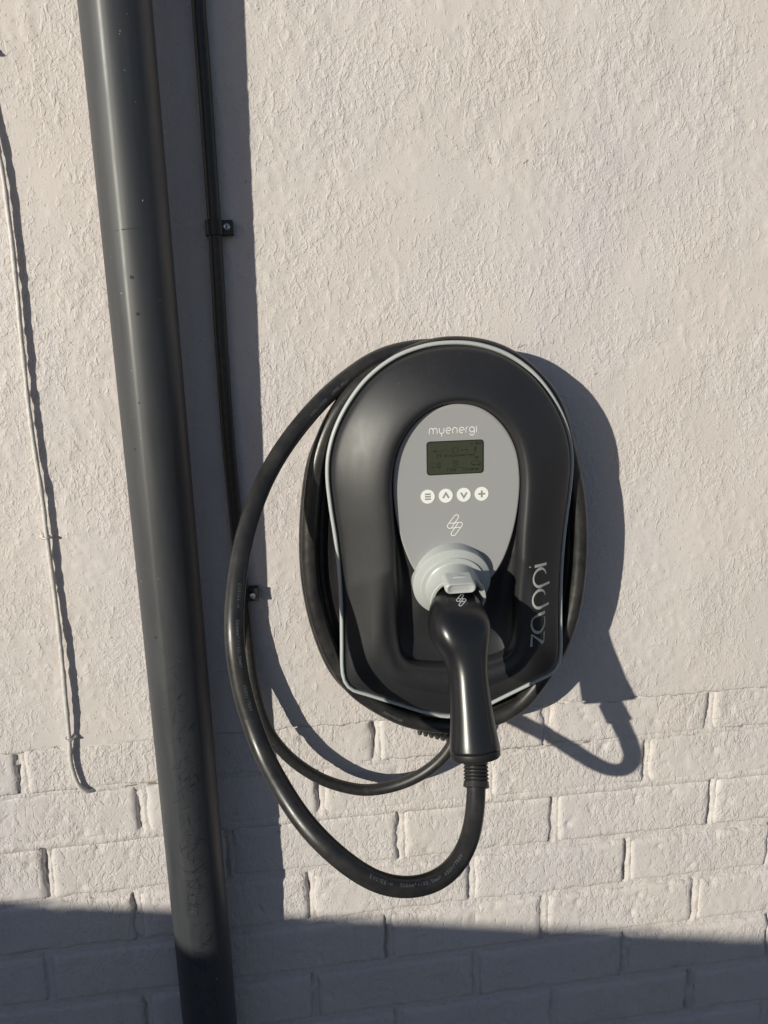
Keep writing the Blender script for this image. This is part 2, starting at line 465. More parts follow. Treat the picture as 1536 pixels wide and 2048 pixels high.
# ---------------------------------------------------------------- unseen wall added behind the camera to throw the low shadow
gw = thing('shadow_wall', (-1.77, -1.6, GZ), 'unseen pale brick wall with coping, added behind the camera to cast the low shadow', 'wall')
d = nrm(V3(1, -2.3, 0)); nn = V3(d[1], -d[0], 0)
top = -.31
def gw_block(mb, s0, s1, w, z0, z1):
    c0 = V3(-1.77, -1.6, 0)
    q = [c0 + d * s + nn * t for s, t in ((s0, 0), (s1, 0), (s1, w), (s0, w))]
    mb.add([(*p[:2], z0) for p in q] + [(*p[:2], z1) for p in q], [(3, 2, 1, 0), (4, 5, 6, 7), (0, 1, 5, 4), (1, 2, 6, 5), (2, 3, 7, 6), (3, 0, 4, 7)])
z = GZ; row = 0
g0 = MB(); gw_block(g0, -1.55, 4.4, .10, GZ, top - .05)
for v_ in range(len(g0.v)):
    g0.v[v_] = (g0.v[v_][0] + nn[0] * .005, g0.v[v_][1] + nn[1] * .005, g0.v[v_][2])
g0.build('core', M['coping'], gw, smooth=False)
gb = MB()
while z < top - .06:
    s = -1.6 + (.1125 if row % 2 else 0)
    while s < 4.4:
        gw_block(gb, s, s + .215, .11, z, z + .065); s += .225
    z += .075; row += 1
gb.build('brickwork', M['shadow_wall_brick'], gw, smooth=False, kind='stuff')
g1 = MB(); gw_block(g1, -1.6, 4.45, .13, top - .045, top)
g1.build('coping', M['coping'], gw, smooth=False)

# ---------------------------------------------------------------- downpipe
pw = thing('downpipe', (-.145, -.055, GZ), 'dark grey plastic rainwater downpipe with scuffs on its lower half', 'downpipe')
PR = .0352
FA0, FA1 = math.radians(-84), math.radians(-17)
def pipe_c(z):
    t = np.interp(z, [-1.1, -.8, -.35, 0, .4], [.0450, .0460, .0500, .0575, .0625])
    return V3(np.interp(z, [-1.0, -.4, .4], [-.1445, -.1435, -.1420]), -t, z)
zz = np.linspace(GZ + .03, 1.25, 60); a = np.linspace(0, 2 * PI, 96, endpoint=False)
def pipe_pt(z, ang, off=0.0):
    c = pipe_c(z); r = PR + off
    if FA0 < ang < FA1:                                  # shallow flat drawn down one side of the extrusion
        mid = (FA0 + FA1) / 2; r -= .36 * PR * (1 - math.cos((FA1 - FA0) / 2) / math.cos(ang - mid))
    return c + V3(math.sin(ang) * r, -math.cos(ang) * r, 0)
pb = MB()
SEAM = math.radians(-16)
def seam(ang): return .00022 * math.exp(-((ang - SEAM) / .03) ** 2)
pb.rings([[pipe_pt(z, (t if t < PI else t - 2 * PI), seam(t if t < PI else t - 2 * PI)) for t in a] for z in zz], True, True)
pb.build('pipe', M['pipe'], pw)

# ribbons: flat print laid on any surface through a mapping (u, v, lift) -> point
def ribbon(mb, pts, w, mapf, lift=.00015, sub=None):
    P2 = np.array([p[:2] for p in pts], float)
    Wd = np.array([p[2] if len(p) > 2 else w for p in pts], float)
    if sub:
        q = [P2[0]]; ww = [Wd[0]]
        for i in range(len(P2) - 1):
            k = max(1, int(np.linalg.norm(P2[i + 1] - P2[i]) / sub))
            for j in range(1, k + 1):
                q.append(P2[i] + (P2[i + 1] - P2[i]) * j / k); ww.append(Wd[i] + (Wd[i + 1] - Wd[i]) * j / k)
        P2 = np.array(q); Wd = np.array(ww)
    n = len(P2)
    closed = np.linalg.norm(P2[0] - P2[-1]) < 1e-7 and n > 3
    L = []; R_ = []
    for i in range(n):
        a_ = P2[i] - P2[i - 1] if i else (P2[0] - P2[-2] if closed else P2[1] - P2[0])
        b_ = P2[i + 1] - P2[i] if i < n - 1 else (P2[1] - P2[0] if closed else P2[-1] - P2[-2])
        a_ = nrm(a_); b_ = nrm(b_); t = nrm(a_ + b_); nn_ = V3(-t[1], t[0]); k = 1 / max(.55, nn_ @ V3(-a_[1], a_[0]))
        L.append(P2[i] + nn_ * Wd[i] / 2 * k); R_.append(P2[i] - nn_ * Wd[i] / 2 * k)
    vs = [mapf(p[0], p[1], lift) for p in L] + [mapf(p[0], p[1], lift) for p in R_]
    mb.add(vs, [(i, n + i, n + i + 1, i + 1) for i in range(n - 1)])
def arc(cx, cy, rx, ry, a0, a1, n=10):
    return [(cx + rx * math.cos(math.radians(a0 + (a1 - a0) * i / n)), cy + ry * math.sin(math.radians(a0 + (a1 - a0) * i / n))) for i in range(n + 1)]

sm = MB(); r = random.Random(3)
def pipe_map(u, v, l): return pipe_pt(v, u / PR, l + .0001)
def scratch(ang, z, L, th, w):
    n = 6; ps = []
    for i in range(n):
        t = i / (n - 1) - .5
        ps.append((ang * PR + t * L * math.cos(th) + r.uniform(-.0004, .0004), z + t * L * math.sin(th), w * (1 - abs(2 * t)) + .0001))
    ribbon(sm, ps, w, pipe_map, .0001 + r.uniform(0, .0001))
def ang_at(f): return math.asin(max(-.98, min(.98, f))) - .13
for _ in range(190):
    z = r.gauss(-.60, .13)
    if not -.86 < z < -.33: continue
    scratch(ang_at(r.uniform(-.15, .62)), z, r.uniform(.004, .022), r.choice([r.uniform(.3, 1.0), r.uniform(1.2, 2.6), r.uniform(-.6, .2)]), r.uniform(.0003, .0008))
for f, z, L, w in ((.05, .066, .004, .005), (.12, .03, .005, .004), (.0, .112, .03, .0009), (-.35, -.326, .004, .0035), (-.3, -.415, .003, .0015), (.25, -.40, .01, .003),
                   (.25, -.505, .012, .003), (.42, -.515, .008, .004), (.1, -.665, .006, .004), (-.45, -.83, .003, .003), (.3, -.60, .02, .0012), (.35, -.63, .028, .0016),
                   (.18, -.65, .034, .0008), (.45, -.735, .03, .0016), (.4, -.74, .026, .0012), (.1, -.78, .005, .0015), (-.1, -.80, .004, .002), (-.42, -.11, .004, .002), (-.1,-.06,.003,.002)):
    scratch(ang_at(f), z, L, (0.05 if w == .0009 else r.uniform(.3, .9)), w)
sm.build('scuff_marks', M['scuff'], pw, smooth=False, kind='stuff')
fb = MB()
for _ in range(30):
    z = r.uniform(-1.0, .4); ag = ang_at(r.uniform(-.8, .75)); w = r.choice([.0004, .0004, .0005, .0005, .0008]); L = w * r.uniform(1, 2.2)
    ribbon(fb, [(ag * PR, z - L / 2, w * .4), (ag * PR + r.uniform(-.0003, .0003), z, w), (ag * PR, z + L / 2, w * .4)], w, pipe_map, .0002)
fb.build('paint_flecks', M['fleck'], pw, smooth=False, kind='stuff')

# ---------------------------------------------------------------- thin overpainted cable on the left
tc = thing('painted_thin_cable', (-.2858, 0, -.5552), 'thin cable painted pale grey, clipped to the render left of the downpipe', 'cable')
TH = [(-.2950, -.007, .80), (-.2930, -.006, .40), (-.2905, -.006, .2528), (-.2850, -.006, .2043), (-.2832, -.006, .1189), (-.2865, -.006, -.003), (-.2877, -.006, -.0868), (-.2854, -.007, -.1743), (-.2857, -.007, -.2195),
      (-.2855, -.006, -.2786), (-.2858, -.008, -.361), (-.2877, -.009, -.4265), (-.2896, -.007, -.4805), (-.2919, -.006, -.51), (-.2895, -.006, -.5330), (-.2845, -.005, -.5500), (-.2770, -.0035, -.5575), (-.268, .004, -.5590)]
Pt = spline(TH, .004); Pt[:, 0] += .0003 * fbm(Pt[:, 2], Pt[:, 2] * 0, .02, 2, 1)
b = MB(); b.rings(tube_rings(Pt, .0028 + .0009 * fbm(Pt[:, 2], Pt[:, 2] * 0 + 1, .010, 3, 2), 12)); b.build('cable', M['thin'], tc)
for cx, cz, dx in ((-.2857, -.2195, -.006), (-.2896, -.4805, .005), (-.2830, .30, .005)):
    b = MB()
    Pc = spline([(cx - .0055, 0.001, cz), (cx - .0045, -.008, cz), (cx, -.0115, cz), (cx + .0045, -.008, cz), (cx + .0055, 0.001, cz)], .001)
    b.rings(tube_rings(Pc, .0012, 8)); cl = b.build('cable_clip', M['thin'], tc)
    b = MB(); lathe(b, (cx + dx, .001, cz + .0005), (0, -1, 0), [(.0040, 0), (.0042, .003), (.0032, .0058), (.0010, .0068)], 12); b.build('nail_head', M['thin'], cl)

# ---------------------------------------------------------------- black supply cable and its clips
sp = thing('supply_cable', (-.065, 0, -.57), 'black supply cable running down beside the downpipe and looping under the charger', 'cable')
SUPPLY = [(-.060, -.010, 1.24), (-.061, -.0115, .80), (-0.0617, -0.010, 0.4046), (-0.0656, -0.0095, 0.3494), (-0.0654, -0.0095, 0.2781), (-0.0655, -0.01, 0.1938), (-0.0657, -0.010, 0.1238), (-0.0675, -0.0095, -0.0091),
          (-0.0675, -0.01, -0.125), (-0.0646, -0.01, -0.2384), (-0.0628, -0.012, -0.3034), (-0.0614, -0.017, -0.3519), (-0.0578, -0.026, -0.4146), (-0.0503, -0.033, -0.4535), (-0.0402, -0.035, -0.4829),
          (-0.0253, -0.036, -0.5075), (-0.0068, -0.036, -0.5291), (0.0202, -0.036, -0.5512), (0.0487, -0.036, -0.5658), (0.077, -0.037, -0.5733), (0.1055, -0.04, -0.5709), (0.1339, -0.045, -0.5608),
          (0.1628, -0.05, -0.5421), (0.185, -0.055, -0.5159), (0.196, -0.055, -0.490), (0.199, -0.055, -0.466)]
Ps = spline(SUPPLY, .004); SR = .0075
b = MB(); b.rings(tube_rings(Ps, SR, 20)); b.build('sheath', M['supply'], sp)

def screw(parent, x, y, z, r_, rot):
    b = MB(); lathe(b, (x, y, z), (0, -1, 0), [(r_ * .9, 0), (r_, .0006), (r_ * .86, .0014), (r_ * .45, .0019)], 24)
    s_ = b.build('screw', M['screw'], parent)
    b = MB(); mp = lambda u, v, l: (x + u * math.cos(rot) - v * math.sin(rot), y - .0019 - l, z + u * math.sin(rot) + v * math.cos(rot))
    ribbon(b, [(-r_ * .5, 0), (r_ * .5, 0)], r_ * .22, mp, .0002); ribbon(b, [(0, -r_ * .5), (0, r_ * .5)], r_ * .22, mp, .0003)  # flat dark strokes: shade inside the driver slots put into the colour
    ribbon(b, [(-r_ * .3, -r_ * .3), (r_ * .3, r_ * .3)], r_ * .15, mp, .0004)
    b.build('cross_recess_shade', M['recess_shade'], s_, smooth=False)

def clip(cx, cz, xr, depth, sx, label, rot):
    t = thing('cable_clip', (cx, 0, cz), label, 'cable clip', 'clips holding the black supply cable')
    b = MB(); hw = .0080; R0 = SR + .0002; R1 = SR + .0026; cy = -.0102; n = 20
    aa = [PI + PI * i / n for i in range(n + 1)]          # half ring on the viewer side
    inner = [(cx - (R0) * math.cos(q) * 1, cy + R0 * math.sin(q)) for q in aa]; outer = [(cx - R1 * math.cos(q), cy + R1 * math.sin(q)) for q in aa]
    prof = [(inner[0][0], -.0005)] + inner + [(inner[-1][0], -.0005), (outer[-1][0], -.0005)] + outer[::-1] + [(outer[0][0], -.0005)]
    b.rings([[(p[0], p[1], zz_) for p in prof] for zz_ in (cz - hw, cz + hw)], True, True)
    b.build('band', M['clip'], t, smooth=True, angle=35)
    b = MB(); b.box((cx + R1 - .0015, -depth, cz - hw), (xr, -.0003, cz + hw), .0006); b.build('fixing_tab', M['clip'], t, smooth=False)
    screw(t, sx, -depth, cz + (.0005 if rot < .5 else -.001), .0040, rot)
clip(-.0657, .1238, -.0455, .0125, -.0525, 'black cable clip high beside the downpipe, level with its scratch', .4)
clip(-.0628, -.3050, -.0440, .0150, -.0510, 'black cable clip half hidden behind the left side of the hanging loop', .9)

# ---------------------------------------------------------------- the charger
XC = .186
half_O = [(0, -.0055), (.031, -.0085), (.064, -.0198), (.094, -.0405), (.116, -.066), (.133, -.096), (.1420, -.125), (.1443, -.150), (.1423, -.184), (.1380, -.224), (.1352, -.266),
          (.1347, -.309), (.1358, -.35), (.1366, -.383), (.1345, -.398), (.1265, -.4105), (.105, -.4205), (.070, -.4355), (.036, -.4500), (.012, -.4575), (0, -.4585)]
half_K = [(0, -.0716), (.028, -.0775), (.0515, -.096), (.0670, -.123), (.0728, -.155), (.0722, -.19), (.0705, -.22), (.069, -.29), (.068, -.340), (.065, -.357), (.055, -.368), (.035, -.3735), (0, -.376)]
half_T = [(0, -.0726), (.0277, -.0784), (.0508, -.0968), (.0661, -.1235), (.0716, -.155), (.0700, -.19), (.0630, -.225), (.0510, -.256), (.036, -.276), (.018, -.285), (0, -.287)]
CZ0 = -.215
NA = 180
def outline(hf, inset=0.0, c=CZ0):
    full = hf + [(-x, z) for x, z in hf[-2:0:-1]]
    Q = spline([(x, 0, z) for x, z in full], closed=True, k=720)[:, [0, 2]]
    if inset:
        T_ = np.roll(Q, -2, 0) - np.roll(Q, 2, 0); T_ /= np.linalg.norm(T_, axis=1)[:, None]
        N_ = np.stack([T_[:, 1], -T_[:, 0]], 1)       # inward for a clockwise outline
        Q = Q + N_ * inset
    ang = np.unwrap(np.arctan2(Q[:, 0], Q[:, 1] - c)); o = np.argsort(ang); ang = ang[o]; rad = np.hypot(Q[:, 0], Q[:, 1] - c)[o]
    t = np.linspace(0, 2 * PI, NA, endpoint=False); lo = ang[0]
    tt = (t - lo) % (2 * PI) + lo
    rr_ = np.interp(tt, np.concatenate([ang, [ang[0] + 2 * PI]]), np.concatenate([rad, [rad[0]]]))
    return np.stack([rr_ * np.sin(t), c + rr_ * np.cos(t)], 1)
def ring3(Q, h):
    return [(XC + x, -(h if np.isscalar(h) else h[i]), z) for i, (x, z) in enumerate(Q)]
O0 = outline(half_O); Kc = outline(half_K); Tc = outline(half_T)
ch = thing('wall_charger', (XC, 0, -.4585), 'black and grey wall mounted electric car charger with screen, buttons and plug holster', 'car charger')

b = MB()
b.rings([ring3(outline(half_O, .026), .001), ring3(outline(half_O, .024), .066), ring3(outline(half_O, .012), .073), ring3(outline(half_O, .0022), .0745), ring3(outline(half_O, .0015), .0782),
         ring3(outline(half_O, .010), .0790)], True, True)
b.build('back_casing', M['casing'], ch, smooth=True, angle=30)
b = MB()
fr = [(.0000, .0765), (-.0003, .0800), (.0004, .0822), (.0018, .0829), (.0032, .0826), (.0042, .0815), (.0045, .0785)]
b.rings([ring3(outline(half_O, i), h) for i, h in fr], False, False)
b.build('trim_frame', M['trim'], ch)

Oi = outline(half_O, .0062)
prof = [(-.002, .0780), (0, .0800), (.006, .0850), (.018, .0880), (.05, .0912), (.12, .0948), (.22, .0990), (.34, .1035), (.46, .1075), (.58, .1112), (.70, .1143), (.79, .1160), (.85, .1167), (.90, .1165), (.935, .1154), (.962, .1132), (.983, .1104), (1.0, .1072), (1.012, .102)]
pp = spline([(s_ * .1, h, 0) for s_, h in prof], k=44)
ang_t = np.linspace(0, 2 * PI, NA, endpoint=False)
def low(t):      # 1 towards the bottom of the charger
    return np.clip((-np.cos(t) - .45) / .4, 0, 1)
rings = []
for s10, h, _ in pp:
    s_ = s10 * 10
    Q = Oi * (1 - s_) + Kc * s_
    lo_ = low(ang_t) * np.clip(1 - s_ / .5, 0, 1) * .45
    rings.append(ring3(Q, .0800 + (h - .0800) * (1 - (lo_ if h > .08 else 0)) - .006 * low(ang_t) * max(0, min(1, s_)) ** 2 - .0045 * low(ang_t) * math.exp(-((s_ - .84) / .13) ** 2)))
cov = MB(); cov.rings(rings, False, False)
cover = cov.build('cover', M['cover'], ch)
# cavity wall between the cover opening and the grey plate
b = MB()
crng = []
lw = np.clip((-.175 - Kc[:, 1]) / .08, 0, 1)
for s_ in np.linspace(0, 1, 9):
    Q = (Kc * 1.012 - V3(0, CZ0 * .012)) * (1 - s_) + Tc * s_
    dep = .1040 + .0018 * s_ - .006 * low(ang_t) * (1 - s_) - (.008 + .006 * low(ang_t)) * lw * math.sin(PI * s_ ** .8)
    crng.append(ring3(Q, dep))
b.rings(crng, False, False)
cav = b.build('plug_recess', M['cover'], ch)
# grey plate
b = MB()
dT = np.full(NA, .1065)
inner = [(V3(0, CZ0) + (Tc - V3(0, CZ0)) * k) for k in (1, .992, .97, .8, .6, .4, .2, .04)]
hh = lambda Q: np.full(len(Q), .1068)
b.rings([ring3(inner[0], dT - .006), ring3(inner[0], dT - .0006)] + [ring3(Q, hh(Q)) for Q in inner[1:]], False, True)
panel = b.build('control_panel', M['panel'], ch)
PH = .1070
def pmap(u, v, l): return (XC + u, -(PH + l), v)
def rrect(w, h, r_, n=6):
    o = []
    for cx, cz, a0 in ((w / 2 - r_, h / 2 - r_, 0), (-w / 2 + r_, h / 2 - r_, 90), (-w / 2 + r_, -h / 2 + r_, 180), (w / 2 - r_, -h / 2 + r_, 270)):
        o += arc(cx, cz, r_, r_, a0, a0 + 90, n)
    return o
def plate(mb, outline2, mapf, l0, l1):
    n = len(outline2)
    mb.rings([[mapf(x, z, l0) for x, z in outline2], [mapf(x, z, l1) for x, z in outline2]], False, True)

# stroke font ------------------------------------------------------------
G = {  # polylines on a cell 1 wide, 1.5 tall (v up)
 'E': [[(1, 1.5), (0, 1.5), (0, 0), (1, 0)], [(0, .78), (.8, .78)]], 'V': [[(0, 1.5), (.5, 0), (1, 1.5)]], '0': [arc(.5, .75, .5, .75, 90, 450, 14)],
 '7': [[(0, 1.5), (1, 1.5), (.35, 0)]], '-': [[(.1, .75), (.9, .75)]], 'H': [[(0, 0), (0, 1.5)], [(1, 0), (1, 1.5)], [(0, .78), (1, .78)]],
 '5': [[(.95, 1.5), (.12, 1.5), (.05, .85)] + arc(.45, .47, .5, .47, 125, -150, 9)], 'G': [arc(.5, .75, .5, .75, 45, 330, 12) + [(1, .7), (.55, .7)]],
 '6': [arc(.5, .45, .48, .45, 180, 540, 12) + [(.1, .9), (.75, 1.5)]], 'm': [[(0, 0), (0, 1)], arc(.25, .72, .25, .28, 180, 0, 5) + [(.5, 0)], arc(.75, .72, .25, .28, 180, 0, 5) + [(1, 0)]],
 '^': [[(.1, 1.4)] + arc(.4, 1.32, .25, .18, 150, -20, 5) + [(.1, .85), (.75, .85)]], '+': [[(.1, .75), (.9, .75)], [(.5, .35), (.5, 1.15)]], '1': [[(.2, 1.2), (.5, 1.5), (.5, 0)]],
 'X': [[(0, 0), (1, 1.5)], [(0, 1.5), (1, 0)]], '.': [[(.4, 0), (.4, .22)]], '4': [[(.75, 0), (.75, 1.5), (0, .45), (1, .45)]], '/': [[(0, -.1), (1, 1.6)]],
 '2': [arc(.5, 1.03, .47, .47, 170, -35, 8) + [(0, 0), (1, 0)]], '3': [arc(.45, 1.1, .45, .4, 150, -80, 7) + arc(.45, .38, .5, .4, 80, -150, 8)], '9': [[(.3, 0), (.9, .7)] + arc(.5, 1.03, .46, .46, -20, 340, 12)],
 'D': [[(0, 0), (0, 1.5), (.4, 1.5)] + arc(.4, .75, .6, .75, 80, -80, 8) + [(.4, 0), (0, 0)]], 'i': [[(.5, 0), (.5, 1)], [(.5, 1.25), (.5, 1.45)]], 's': [arc(.5, .75, .4, .25, 30, 250, 6) + arc(.5, .25, .42, .26, 80, -150, 7)],
 'c': [arc(.5, .5, .45, .5, 50, 310, 9)], 'o': [arc(.5, .5, .45, .5, 90, 450, 12)], 'n': [[(0, 0), (0, 1)], arc(.45, .6, .45, .4, 170, 0, 6) + [(.9, 0)]], 'e': [[(.05, .52), (.95, .52)] + arc(.5, .5, .45, .5, 10, 310, 10)],
 't': [[(.4, 1.4), (.4, .2), (.7, 0), (.9, 0)], [(.05, 1), (.85, 1)]], 'd': [arc(.45, .5, .42, .5, 40, 320, 9), [(.9, 0), (.9, 1.5)]], 'k': [[(0, 0), (0, 1.5)], [(.8, 1), (0, .45), (.85, 0)]], 'W': [[(0, 1.5), (.25, 0), (.5, 1), (.75, 0), (1, 1.5)]],
 'h': [[(0, 0), (0, 1.5)], arc(.45, .6, .45, .4, 170, 0, 6) + [(.9, 0)]], '%': [[(0, 0), (1, 1.5)], arc(.2, 1.2, .18, .25, 0, 360, 6), arc(.8, .3, .18, .25, 0, 360, 6)], ':': [[(.4, .2), (.4, .45)], [(.4, .9), (.4, 1.15)]],
 'C': [arc(.5, .75, .5, .75, 45, 315, 11)], 'O': [arc(.5, .75, .5, .75, 90, 450, 14)], 'r': [[(.1, 0), (.1, 1)], arc(.5, .6, .4, .38, 170, 50, 5)],
}
def text(mb, s_, u0, v0, size, w, mapf, adv=1.45, lift=.0001, sub=None, seed=0):
    u = u0; k = 0
    for ch_ in s_:
        for st in G.get(ch_, []):
            k += 1
            ribbon(mb, [(u + p[0] * size, v0 + p[1] * size) for p in st], w, mapf, lift + .00002 * (k % 5), sub)
        u += adv * size
    return u

# screen
sx, sz, sw, sh = -.0022, -.1311, .0628, .0362
b = MB(); plate(b, [(sx + x, sz + z) for x, z in rrect(sw + .0014, sh + .0014, .0038)], pmap, -.001, .00025); scr = b.build('display', M['bezel'], ch, smooth=False)
b = MB(); plate(b, [(sx + x, sz + z) for x, z in rrect(sw - .0012, sh - .0012, .003)], pmap, 0, .0005); b.build('glass', M['lcd'], scr, smooth=False)
b = MB(); LW = .00045; mp = lambda u, v, l: pmap(sx + u, sz + v, .0006 + l)
text(b, 'EV Disconnected', -.0205, .0012, .0020, LW, mp, 1.42)
text(b, '0.2kW', .0175, .0135, .0017, LW, mp, 1.4); text(b, '0%', .022, -.0022, .0015, LW, mp, 1.5)
text(b, '11:23', -.0285, -.0072, .0017, LW, mp, 1.45); text(b, '14:50', -.0285, -.0112, .0017, LW, mp, 1.45)
text(b, 'ECO', -.006, -.0150, .0016, LW, mp, 1.5); text(b, '0.02kWh', .0115, -.0150, .0016, LW, mp, 1.4)
for st in ([(-.0265, .0078), (-.0235, .0078)], arc(-.0222, .0078, .0013, .0013, 0, 360, 10), [(-.0205, .0078), (-.007, .0080)],
           [(-.003, .0052), (-.003, .0095), (0, .0118), (.003, .0095), (.003, .0052), (-.003, .0052)], [(.0055, .0080), (.0155, .0082)], arc(.0070, .0080, .0006, .0006, 0, 360, 6), arc(.0125, .0081, .0006, .0006, 0, 360, 6),
           [(.0215, .0048), (.0225, .0116), (.0235, .0048)], [(.0200, .0100), (.0250, .0100)], [(.0205, .0078), (.0245, .0078)],
           [(-.0022, -.0030), (.0022, -.0030), (.0028, -.0058), (.0012, -.0102), (-.0012, -.0102), (-.0028, -.0058), (-.0022, -.0030)], arc(0, -.0055, .0009, .0009, 0, 360, 8),
           [(-.0095, -.0148), (-.0085, -.0117), (.008, -.0113), (.009, -.0148)],
           [(.0180, -.0088), (.0184, -.0060), (.0205, -.0045), (.0250, -.0045), (.0265, -.0062), (.0285, -.0068), (.0285, -.0088), (.0180, -.0088)], arc(.0205, -.0090, .0010, .0010, 0, 360, 8), arc(.0262, -.0090, .0010, .0010, 0, 360, 8)):
    ribbon(b, st, LW, mp, .0001)
b.build('screen_symbols', M['lcd_dark'], scr, smooth=False)

# buttons
def circ(cx, cz, r_, n=28): return arc(cx, cz, r_, r_, 0, 360 - 360 / n, n - 1)
BZ = -.1736; BR = .0079; IW = .0020
icons = [[[(-.0033, .0028), (.0033, .0028)], [(-.0033, 0), (.0033, 0)], [(-.0033, -.0028), (.0033, -.0028)]], [[(-.0033, -.0026), (0, .0030), (.0033, -.0026)]],
         [[(-.0033, .0026), (0, -.0030), (.0033, .0026)]], [[(-.0040, 0), (.0040, 0)], [(0, -.0040), (0, .0040)]]]
for k, bx in enumerate((-.0335, -.0131, .0073, .0277)):
    b = MB(); plate(b, circ(bx, BZ, BR), pmap, -.0002, .0003); bo = b.build('button', M['print'], ch, smooth=False)
    bo['label'] = ['round white button with three bars', 'round white button with an up arrow', 'round white button with a down arrow', 'round white button with a plus sign'][k]
    b = MB(); mpp = lambda u, v, l: pmap(bx + u, BZ + v, .0003 + l)
    for q, st in enumerate(icons[k]): ribbon(b, st, IW if k else .0018, mpp, .0001 + q * .00005)
    b.build('icon', M['icon'], bo, smooth=False)

# maker's lettering on the plate and the double-link emblem
def emblem(mb, cx, cz, sc_, w, mapf):
    S1 = [(-60, -42), (55, 118)] + [(66, 145), (55, 168), (28, 176), (-2, 165)] + [(-118, 18)] + [(-128, -8), (-118, -36), (-90, -47)] + [(90, -37)]
    for q, S in enumerate((S1, [(-x, -y) for x, y in S1])):
        sm_ = [S[0]] + [p for p in S[1:]]
        ribbon(mb, [(cx + x * sc_, cz + y * sc_) for x, y in sm_], w, mapf, .0001 + .00006 * q)
b = MB(); emblem(b, -.0030, -.2080, 1 / 8.19 / 1790 * 1.0, .00095, pmap); b.build('emblem', M['print'], ch, smooth=False)
b = MB(); u = .00545 / 1.0; w = .00085; y0 = -.1043
def wd(strokes, ox):
    for q, st in enumerate(strokes): ribbon(b, [(ox + x * u, y0 + y * u) for x, y in st], w, pmap, .0001 + .00004 * (q % 4))
X = -.0308
wd([[(0, 0)] + arc(.4, .75, .4, .4, 180, 0, 7) + [(.8, 0)], [(.8, .7)] + arc(1.2, .75, .4, .4, 180, 0, 7) + [(1.6, 0)]], X); X += 2.05 * u
wd([[(0, 1.15)] + arc(.47, .5, .47, .45, 180, 360, 8) + [(.94, 1.15)], [(.47, .05), (.47, -.55)]], X); X += 1.32 * u
wd([[(.08, .58), (1.05, .58)] + arc(.55, .58, .5, .57, 0, 300, 14)], X); X += 1.42 * u
wd([[(0, 0)] + arc(.45, .7, .45, .45, 180, 0, 8) + [(.9, 0)]], X); X += 1.28 * u
wd([[(.08, .58), (1.05, .58)] + arc(.55, .58, .5, .57, 0, 300, 14)], X); X += 1.42 * u
wd([[(0, 0), (0, .7)] + arc(.42, .72, .42, .43, 180, 85, 5)], X); X += .72 * u
wd([arc(.52, .62, .5, .52, 0, 360, 16), [(1.02, .62), (1.02, .05)] + arc(.55, -.05, .47, .5, 0, -165, 8)], X); X += 1.45 * u
wd([[(0, 0), (0, 1.3)]], X)
b.build('plate_lettering', M['print'], ch, smooth=False)

# big silver word standing on its side, low on the right of the cover
bv = BVHTree.FromPolygons([Vector(v_) for v_ in cov.v], cov.f)
def cmap(u, v, l):
    hit = bv.ray_cast(Vector((XC + u, -.3, v)), Vector((0, 1, 0)))
    y = hit[0].y if hit[0] is not None else -.11
    return (XC + u, y - l, v)
k = .0000597; b = MB()
def side(u_, v_, l):
    u_ = u_ * 1.05          # u_ reads upwards, v_ is letter height (to the left)
    return cmap(.1052 - v_, -.3600 + u_, l)
def zs_(st, o=0, wid=None):
    ribbon(b, [(x * k, y * k, (p_[2] if len(p_) > 2 else 50) * k) for p_ in st for x, y in [(p_[0] + o, p_[1])]], 50 * k, side, .00045, .0012)
def thick(pts, a_, c_):       # taper list
    n_ = len(pts); return [(p[0], p[1], a_ + (c_ - a_) * i / (n_ - 1)) for i, p in enumerate(pts)]
zs_([(0, 300, 50), (255, 300, 26)]); zs_([(238, 290, 26), (130, 155, 40), (18, 20, 62)]); zs_([(235, 10, 30), (20, 10, 16)], 10)
zs_(thick(arc(460, 155, 190, 155, 300, 180, 9), 14, 62) + thick(arc(460, 155, 190, 155, 170, 60, 8), 60, 22) + [(600, 230, 40), (625, 130, 62), (635, 0, 62)])
for o in (735, 1155):
    zs_([(46, -95, 48), (32, 60, 50)] + thick(arc(195, 150, 175, 150, 185, 90, 7), 60, 30) + thick(arc(195, 150, 175, 150, 80, 0, 6), 28, 62) + thick(arc(195, 150, 175, 150, -10, -75, 5), 50, 14), o)
zs_([(1590, 0, 52), (1590, 285, 58)])
ribbon(b, [(1585 * k, 385 * k), (1600 * k, 385 * k)], 38 * k, side, .0006)
b.build('side_lettering', M['silver'], ch, smooth=False)

# holster: stepped ring, collar and latch
th = math.radians(17); ax = V3(0, -math.cos(th), -math.sin(th)); upv = V3(0, -math.sin(th), math.cos(th))
SO = V3(XC - .0070, -.098, -.2725)
b = MB(); lathe(b, SO, ax, [(.0440, -.03), (.0452, .004), (.0451, .0100), (.0446, .0110), (.0436, .0116), (.0375, .0132), (.0368, .0136), (.0366, .0150), (.0362, .0156), (.0318, .0162), (.0308, .0172), (.0302, .0200), (.0300, .0345), (.0306, .0400), (.0316, .0430), (.0308, .0445), (.0280, .0445), (.0268, .040), (.0264, .010)], 72, False, True)
ring = b.build('plug_holster', M['socket'], ch, smooth=True, angle=17)
b = MB()   # latch button on top of the plug, inside the collar's lip
def latch_q(s_, d_, dz=0.0):
    o = rrect(.0345 * s_, .0125 * s_, .0052 * s_, 6)
    return [SO + V3(1, 0, 0) * (x - .001) + upv * (.0240 + y_ + dz) + ax * d_ for x, y_ in o]
b.rings([latch_q(1, .034), latch_q(1.0, .0520), latch_q(.985, .0540), latch_q(.93, .0556), latch_q(.84, .0560), latch_q(.78, .0552), latch_q(.5, .0546)], False, True)
b.build('latch_button', M['socket'], ring)
